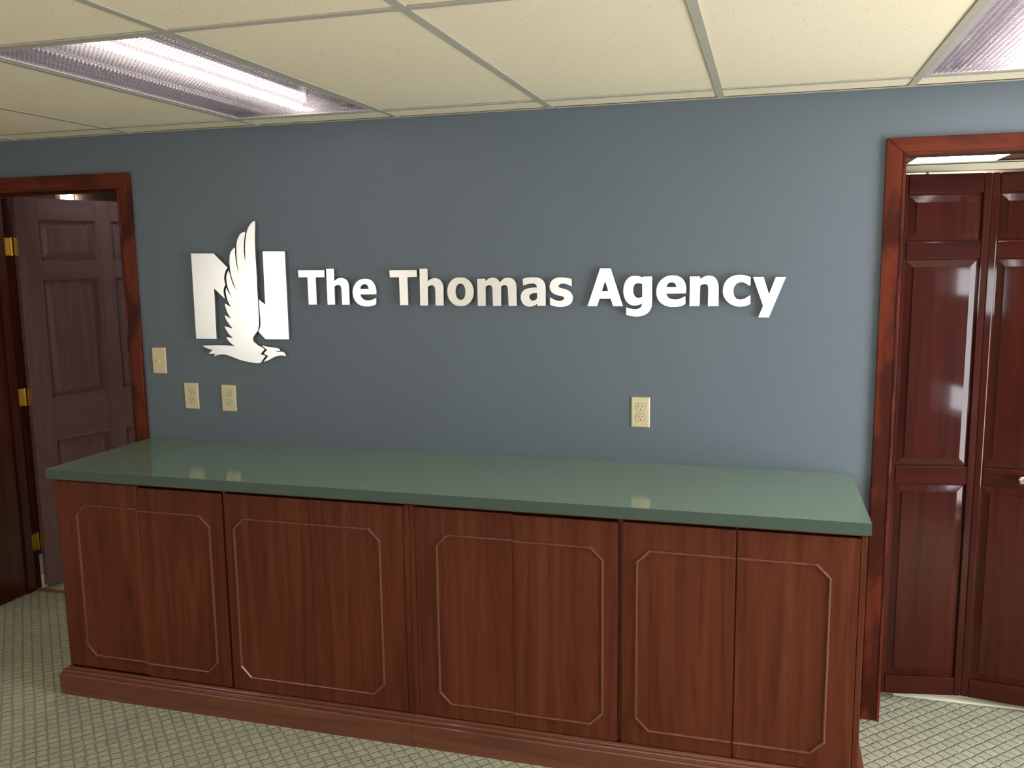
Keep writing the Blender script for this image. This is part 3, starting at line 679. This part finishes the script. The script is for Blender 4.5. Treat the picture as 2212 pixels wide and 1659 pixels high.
# ================================================================== WALL SIGN
# outlines in tenths of a millimetre on the wall (x, z); * marks a point on a curve
GLYPHS = [
    ('T', '-12581,16464 -11392,16461 -11393,16182 -11799,16178 -11798,15072 -12163,15068 -12171,16181 -12571,16183'),
    ('h', '-11310,16513 -10971,16515 -10965,16024 -10826,16114* -10641,16143* -10459,16089* -10356,15968* -10325,15802* -10319,15651 -10322,15069 -10654,15068 -10662,15667 -10674,15773* -10721,15849* -10804,15864* -10889,15846* -10972,15797 -10974,15071 -11308,15066'),
    ('e', '-9132,15492 -9130,15649* -9165,15814* -9257,15978* -9401,16076* -9580,16107* -9779,16086* -9965,15989* -10104,15817* -10168,15606* -10155,15409* -10079,15236* -9935,15092* -9739,15017* -9524,15000* -9326,15026* -9155,15094 -9146,15357 -9250,15297* -9383,15256* -9531,15244* -9679,15281* -9783,15364* -9833,15482|-9832,15703 -9799,15801* -9730,15868* -9638,15890* -9548,15875* -9485,15807* -9456,15702'),
    ('T', '-8539,16432 -7373,16438 -7375,16173 -7780,16159 -7773,15061 -8122,15055 -8136,16158 -8530,16163'),
    ('h', '-7257,16483 -6927,16484 -6923,15996 -6789,16081* -6614,16113* -6440,16067* -6322,15936* -6277,15774* -6278,15595 -6283,15049 -6621,15045 -6618,15628 -6632,15734* -6683,15816* -6769,15840* -6858,15821* -6934,15772 -6935,15047 -7267,15046'),
    ('o', '-6122,15595* -6082,15806* -5974,15983* -5799,16104* -5575,16134* -5353,16101* -5184,15988* -5069,15802* -5035,15593* -5069,15368* -5183,15190* -5357,15068* -5582,15027* -5805,15067* -5976,15197* -6084,15367*|-5780,15594* -5752,15756* -5684,15861* -5571,15901* -5461,15860* -5395,15747* -5374,15594* -5393,15432* -5455,15311* -5577,15270* -5687,15319* -5754,15432*'),
    ('m', '-4885,16078 -4555,16082 -4544,15989 -4416,16085* -4249,16119* -4083,16074* -3971,15942 -3826,16073* -3642,16115* -3460,16071* -3352,15948* -3318,15800* -3316,15643 -3312,15045 -3638,15040 -3658,15661 -3674,15766* -3719,15822* -3793,15837* -3866,15819* -3928,15772 -3933,15043 -4262,15038 -4278,15663 -4295,15768* -4337,15821* -4411,15835* -4485,15813* -4551,15760 -4554,15041 -4878,15036'),
    ('a', '-3069,16060 -2897,16111* -2662,16127* -2447,16100* -2286,16021* -2198,15883* -2172,15727 -2172,15052 -2492,15047 -2513,15129 -2600,15068* -2763,15018* -2944,15041* -3070,15136* -3142,15276* -3149,15416* -3102,15556* -2992,15660* -2847,15712* -2684,15732* -2508,15742 -2530,15815* -2593,15876* -2719,15890* -2881,15868* -3049,15813|-2509,15534 -2504,15338 -2580,15268* -2680,15247* -2770,15285* -2814,15381* -2786,15468* -2686,15517*'),
    ('s', '-1170,16050 -1167,15773 -1311,15845* -1487,15885* -1611,15863* -1673,15803* -1647,15743* -1541,15705* -1364,15657* -1224,15571* -1136,15450* -1122,15330* -1172,15175* -1314,15063* -1544,15010* -1793,15027* -2007,15087 -2009,15373 -1863,15295* -1703,15243* -1561,15243* -1472,15304* -1472,15373* -1560,15416* -1720,15447* -1897,15528* -1994,15649* -2017,15796* -1966,15951* -1841,16062* -1663,16113* -1416,16106*'),
    ('A', '-95,16438 300,16435 759,15047 394,15046 304,15319 -115,15319 -205,15044 -567,15043|94,15967 214,15597 -24,15598'),
    ('g', '1823,16122 1832,15583 1824,15131* 1784,14946* 1660,14785* 1458,14691* 1238,14669* 1051,14689* 884,14725 886,15001 1015,14960* 1185,14935* 1338,14957* 1430,15029* 1468,15155 1353,15096* 1201,15067* 1031,15103* 895,15213* 809,15382* 773,15602* 806,15838* 890,16005* 1025,16122* 1193,16154* 1345,16140* 1471,16091 1500,16124|1465,15857 1472,15391 1410,15362* 1301,15352* 1207,15399* 1151,15517* 1129,15643* 1159,15786* 1229,15870* 1347,15886*'),
    ('e', '3046,15515 3051,15697* 3016,15879* 2907,16045* 2741,16136* 2527,16163* 2329,16122* 2149,15999* 2026,15816* 1982,15583* 2014,15366* 2125,15190* 2292,15082* 2492,15029* 2691,15029* 2888,15063* 3032,15134 3023,15416 2901,15349* 2753,15299* 2605,15296* 2472,15329* 2388,15391* 2340,15508|2346,15741 2374,15832* 2440,15898* 2539,15917* 2630,15889* 2680,15822* 2701,15740'),
    ('n', '3178,16117 3536,16115 3545,16025 3689,16114* 3834,16146* 3996,16112* 4110,16005* 4174,15858* 4192,15694* 4197,15062 3833,15056 3830,15679 3817,15777* 3775,15832* 3694,15847* 3614,15832* 3541,15787 3533,15060 3179,15054'),
    ('c', '5287,16080 5291,15789 5244,15789 5147,15854* 5044,15900* 4941,15907* 4815,15856* 4731,15742* 4705,15595* 4738,15432* 4819,15326* 4955,15293* 5081,15318* 5175,15370* 5252,15429 5297,15429 5304,15139 5166,15074* 4993,15044* 4802,15059* 4609,15137* 4462,15268* 4370,15432* 4343,15612* 4378,15825* 4478,15995* 4635,16108* 4824,16161* 4998,16163* 5172,16126*'),
    ('y', '5370,16088 5726,16089 5928,15488 6141,16083 6484,16081 5945,14662 5584,14663 5736,15072'),
    ('N1', '-17611,17213 -16515,17199 -15870,16597 -15979,16472* -16063,16235* -16065,16077* -16032,15887 -16121,15720* -16133,15541* -16080,15302 -16589,15733 -16611,13603 -17619,13598'),
    ('N2', '-14175,17253 -13152,17239 -13150,13630 -14255,13623 -14574,13937 -14482,14117* -14451,14336* -14459,14732* -14471,15276 -14184,15068'),
    ('body', '-14488,18489 -14449,18472 -14512,17776* -14524,17203* -14510,16172* -14524,15792* -14517,15144* -14515,14656* -14518,14363* -14538,14183* -14596,13985* -14736,13820* -14834,13687* -14852,13604* -14812,13490* -14775,13472* -14641,13377* -14448,13274* -14313,13197 -14524,12994 -14290,12915 -14547,12618 -14767,12604* -15086,12642* -15486,12714* -15883,12841* -16204,12933* -16367,12944* -16553,12923* -16791,12847 -16719,12959 -17049,12962 -16837,13128 -17091,13187* -17332,13295 -17020,13317* -16463,13331* -15731,13312 -15887,13403* -16041,13534* -16106,13640* -16122,13687 -15798,13650 -15996,13821* -16125,14010* -16182,14151 -15800,14052 -15967,14252* -16096,14449* -16147,14617 -15858,14476 -15978,14664* -16075,14911* -16108,15117 -15826,14961 -15943,15191* -16012,15420* -16032,15633* -15984,15771 -15911,15593* -15746,15340 -15841,15551* -15932,15824* -15964,16075* -15950,16285* -15827,16503 -15761,16221* -15661,15907* -15521,15655 -15602,15885* -15713,16220* -15763,16554* -15768,16846* -15723,17157* -15603,17341* -15459,17428 -15480,17216* -15464,16905* -15414,16572* -15352,16343 -15388,16593* -15411,16904* -15410,17256* -15389,17503* -15339,17729* -15206,17953* -15082,18033* -14933,18071 -15003,17785* -15050,17416* -15047,17086* -15021,16848 -15003,17106* -14991,17415* -14944,17784* -14867,18069* -14760,18271* -14620,18431*'),
    ('head', '-14459,13353 -14207,13313* -13697,13251 -13611,13209* -13585,13143 -13763,13136 -13784,13115 -13725,13098 -13489,13106 -13375,13038* -13333,12916 -13478,12948* -13675,12935* -13876,12879* -14120,12759* -14404,12662 -14171,12914 -14374,13011 -14205,13172'),
]
def smooth_loop(txt):
    P = []
    for w_ in txt.split():
        s_ = w_.endswith('*'); x, z = w_.rstrip('*').split(','); P.append((Vector((int(x)*1e-4, int(z)*1e-4)), s_))
    out = []; n = len(P)
    for i in range(n):
        p1, s1 = P[i]; p2, s2 = P[(i+1) % n]
        out.append(p1)
        if not (s1 or s2): continue
        p0 = P[i-1][0] if s1 else p1 + (p1-p2)*0.0
        p3 = P[(i+2) % n][0] if s2 else p2
        m1 = (p2-p0)*0.5 if s1 else None; m2 = (p3-p1)*0.5 if s2 else None
        if m1 is None: m1 = (p2-p1)*1.5 - m2*0.5
        if m2 is None: m2 = (p2-p1)*1.5 - m1*0.5
        l_ = (p2-p1).length
        if m1.length > 1.6*l_: m1 = m1.normalized()*1.6*l_
        if m2.length > 1.6*l_: m2 = m2.normalized()*1.6*l_
        for t in (0.25, 0.5, 0.75):
            a, b = t*t*t, t*t
            out.append(p1*(2*a-3*b+1) + m1*(a-2*b+t) + p2*(-2*a+3*b) + m2*(a-b))
    return out
def plate_from(txt, name, parent, yf, yb, origin=(0, 0, 0)):
    loops = [smooth_loop(t) for t in txt.split('|')]
    v3 = [[Vector((p.x, p.y, 0)) for p in lp] for lp in loops]
    tris = tessellate_polygon(v3)
    flat = [p for lp in loops for p in lp]; n = len(flat); ox, oy, oz = origin
    mb = MB()
    V = [(p.x-ox, yf-oy, p.y-oz) for p in flat] + [(p.x-ox, yb-oy, p.y-oz) for p in flat]
    mb.add(V, [tuple(t) for t in tris] + [tuple(i+n for i in reversed(t)) for t in tris], 0)
    k = 0; base = 0
    sides = []
    for lp in loops:
        m_ = len(lp)
        for i in range(m_): sides.append((base+i, base+(i+1) % m_, base+(i+1) % m_+n, base+i+n))
        base += m_
    mb.f += sides; mb.mi += [1]*len(sides)
    return mb.build(name, [M['alu'], M['alu_side']], parent)
def deepest(txt):
    """the point farthest from every edge of an outline: where the hidden mounting stud sits"""
    lps = [smooth_loop(t) for t in txt.split('|')]; best = None
    xs_ = [p.x for p in lps[0]]; zs_ = [p.y for p in lps[0]]
    inside = lambda x, z, lp: sum(((lp[j].y > z) != (lp[j-1].y > z)) and (x < (lp[j-1].x-lp[j].x)*(z-lp[j].y)/(lp[j-1].y-lp[j].y+1e-12)+lp[j].x) for j in range(len(lp))) % 2
    for a in range(1, 16):
        for b in range(1, 16):
            x = min(xs_)+(max(xs_)-min(xs_))*a/16; z = min(zs_)+(max(zs_)-min(zs_))*b/16
            if not inside(x, z, lps[0]) or any(inside(x, z, h_) for h_ in lps[1:]): continue
            d = min((Vector((x, z))-p).length for lp in lps for p in lp)
            if best is None or d > best[0]: best = (d, x, z)
    return best[1], best[2]
WORDS = {0: 'silver metal capital letter T of the word The', 1: 'silver metal letter h of the word The', 2: 'silver metal letter e ending the word The',
 3: 'brushed metal capital letter T of the word Thomas', 4: 'brushed metal letter h of the word Thomas', 5: 'brushed metal letter o of the word Thomas',
 6: 'brushed metal letter m of the word Thomas', 7: 'brushed metal letter a of the word Thomas', 8: 'brushed metal letter s ending the word Thomas',
 9: 'bright metal capital letter A of the word Agency', 10: 'bright metal letter g of the word Agency', 11: 'bright metal letter e of the word Agency',
 12: 'bright metal letter n of the word Agency', 13: 'bright metal letter c of the word Agency', 14: 'bright metal letter y ending the word Agency'}
YL, YLB = -0.018, -0.005
for i in range(15):
    n_, txt = GLYPHS[i]
    xs_ = [int(w_.split(',')[0])*1e-4 for w_ in txt.replace('|', ' ').split()]; zs_ = [int(w_.rstrip('*').split(',')[1])*1e-4 for w_ in txt.replace('|', ' ').split()]
    org = ((min(xs_)+max(xs_))/2, YLB, min(zs_))
    o = plate_from(txt, 'sign_letter', None, YL, YLB, org); o.location = org
    tag(o, WORDS[i], 'sign letter', 'metal letters of the wall sign')
    x, z = deepest(txt)
    MB().cyl((x-org[0], -0.0002-org[1], z-org[2]), (x-org[0], YLB-0.001-org[1], z-org[2]), 0.003, 8).build('stud', M['alu_side'], o)
em = tag(empty('emblem', (-1.45, -0.005, 1.27)), 'large silver metal emblem of an eagle flying before the letter N', 'emblem')
for i, nm, lb in ((15, 'letter_piece', 'left half of the silver letter N'), (16, 'letter_piece', 'right half of the silver letter N'), (17, 'eagle_body', 'silver eagle wing, body and tail'), (18, 'eagle_head', 'silver eagle head with hooked beak')):
    o = plate_from(GLYPHS[i][1], nm, em, -0.018, -0.0055 if i < 17 else -0.0055, tuple(em.location)); o['label'] = lb
    x, z = deepest(GLYPHS[i][1])
    MB().cyl((x-em.location.x, 0.0048, z-em.location.z), (x-em.location.x, -0.0015, z-em.location.z), 0.004, 8).build('stud', M['alu_side'], o)
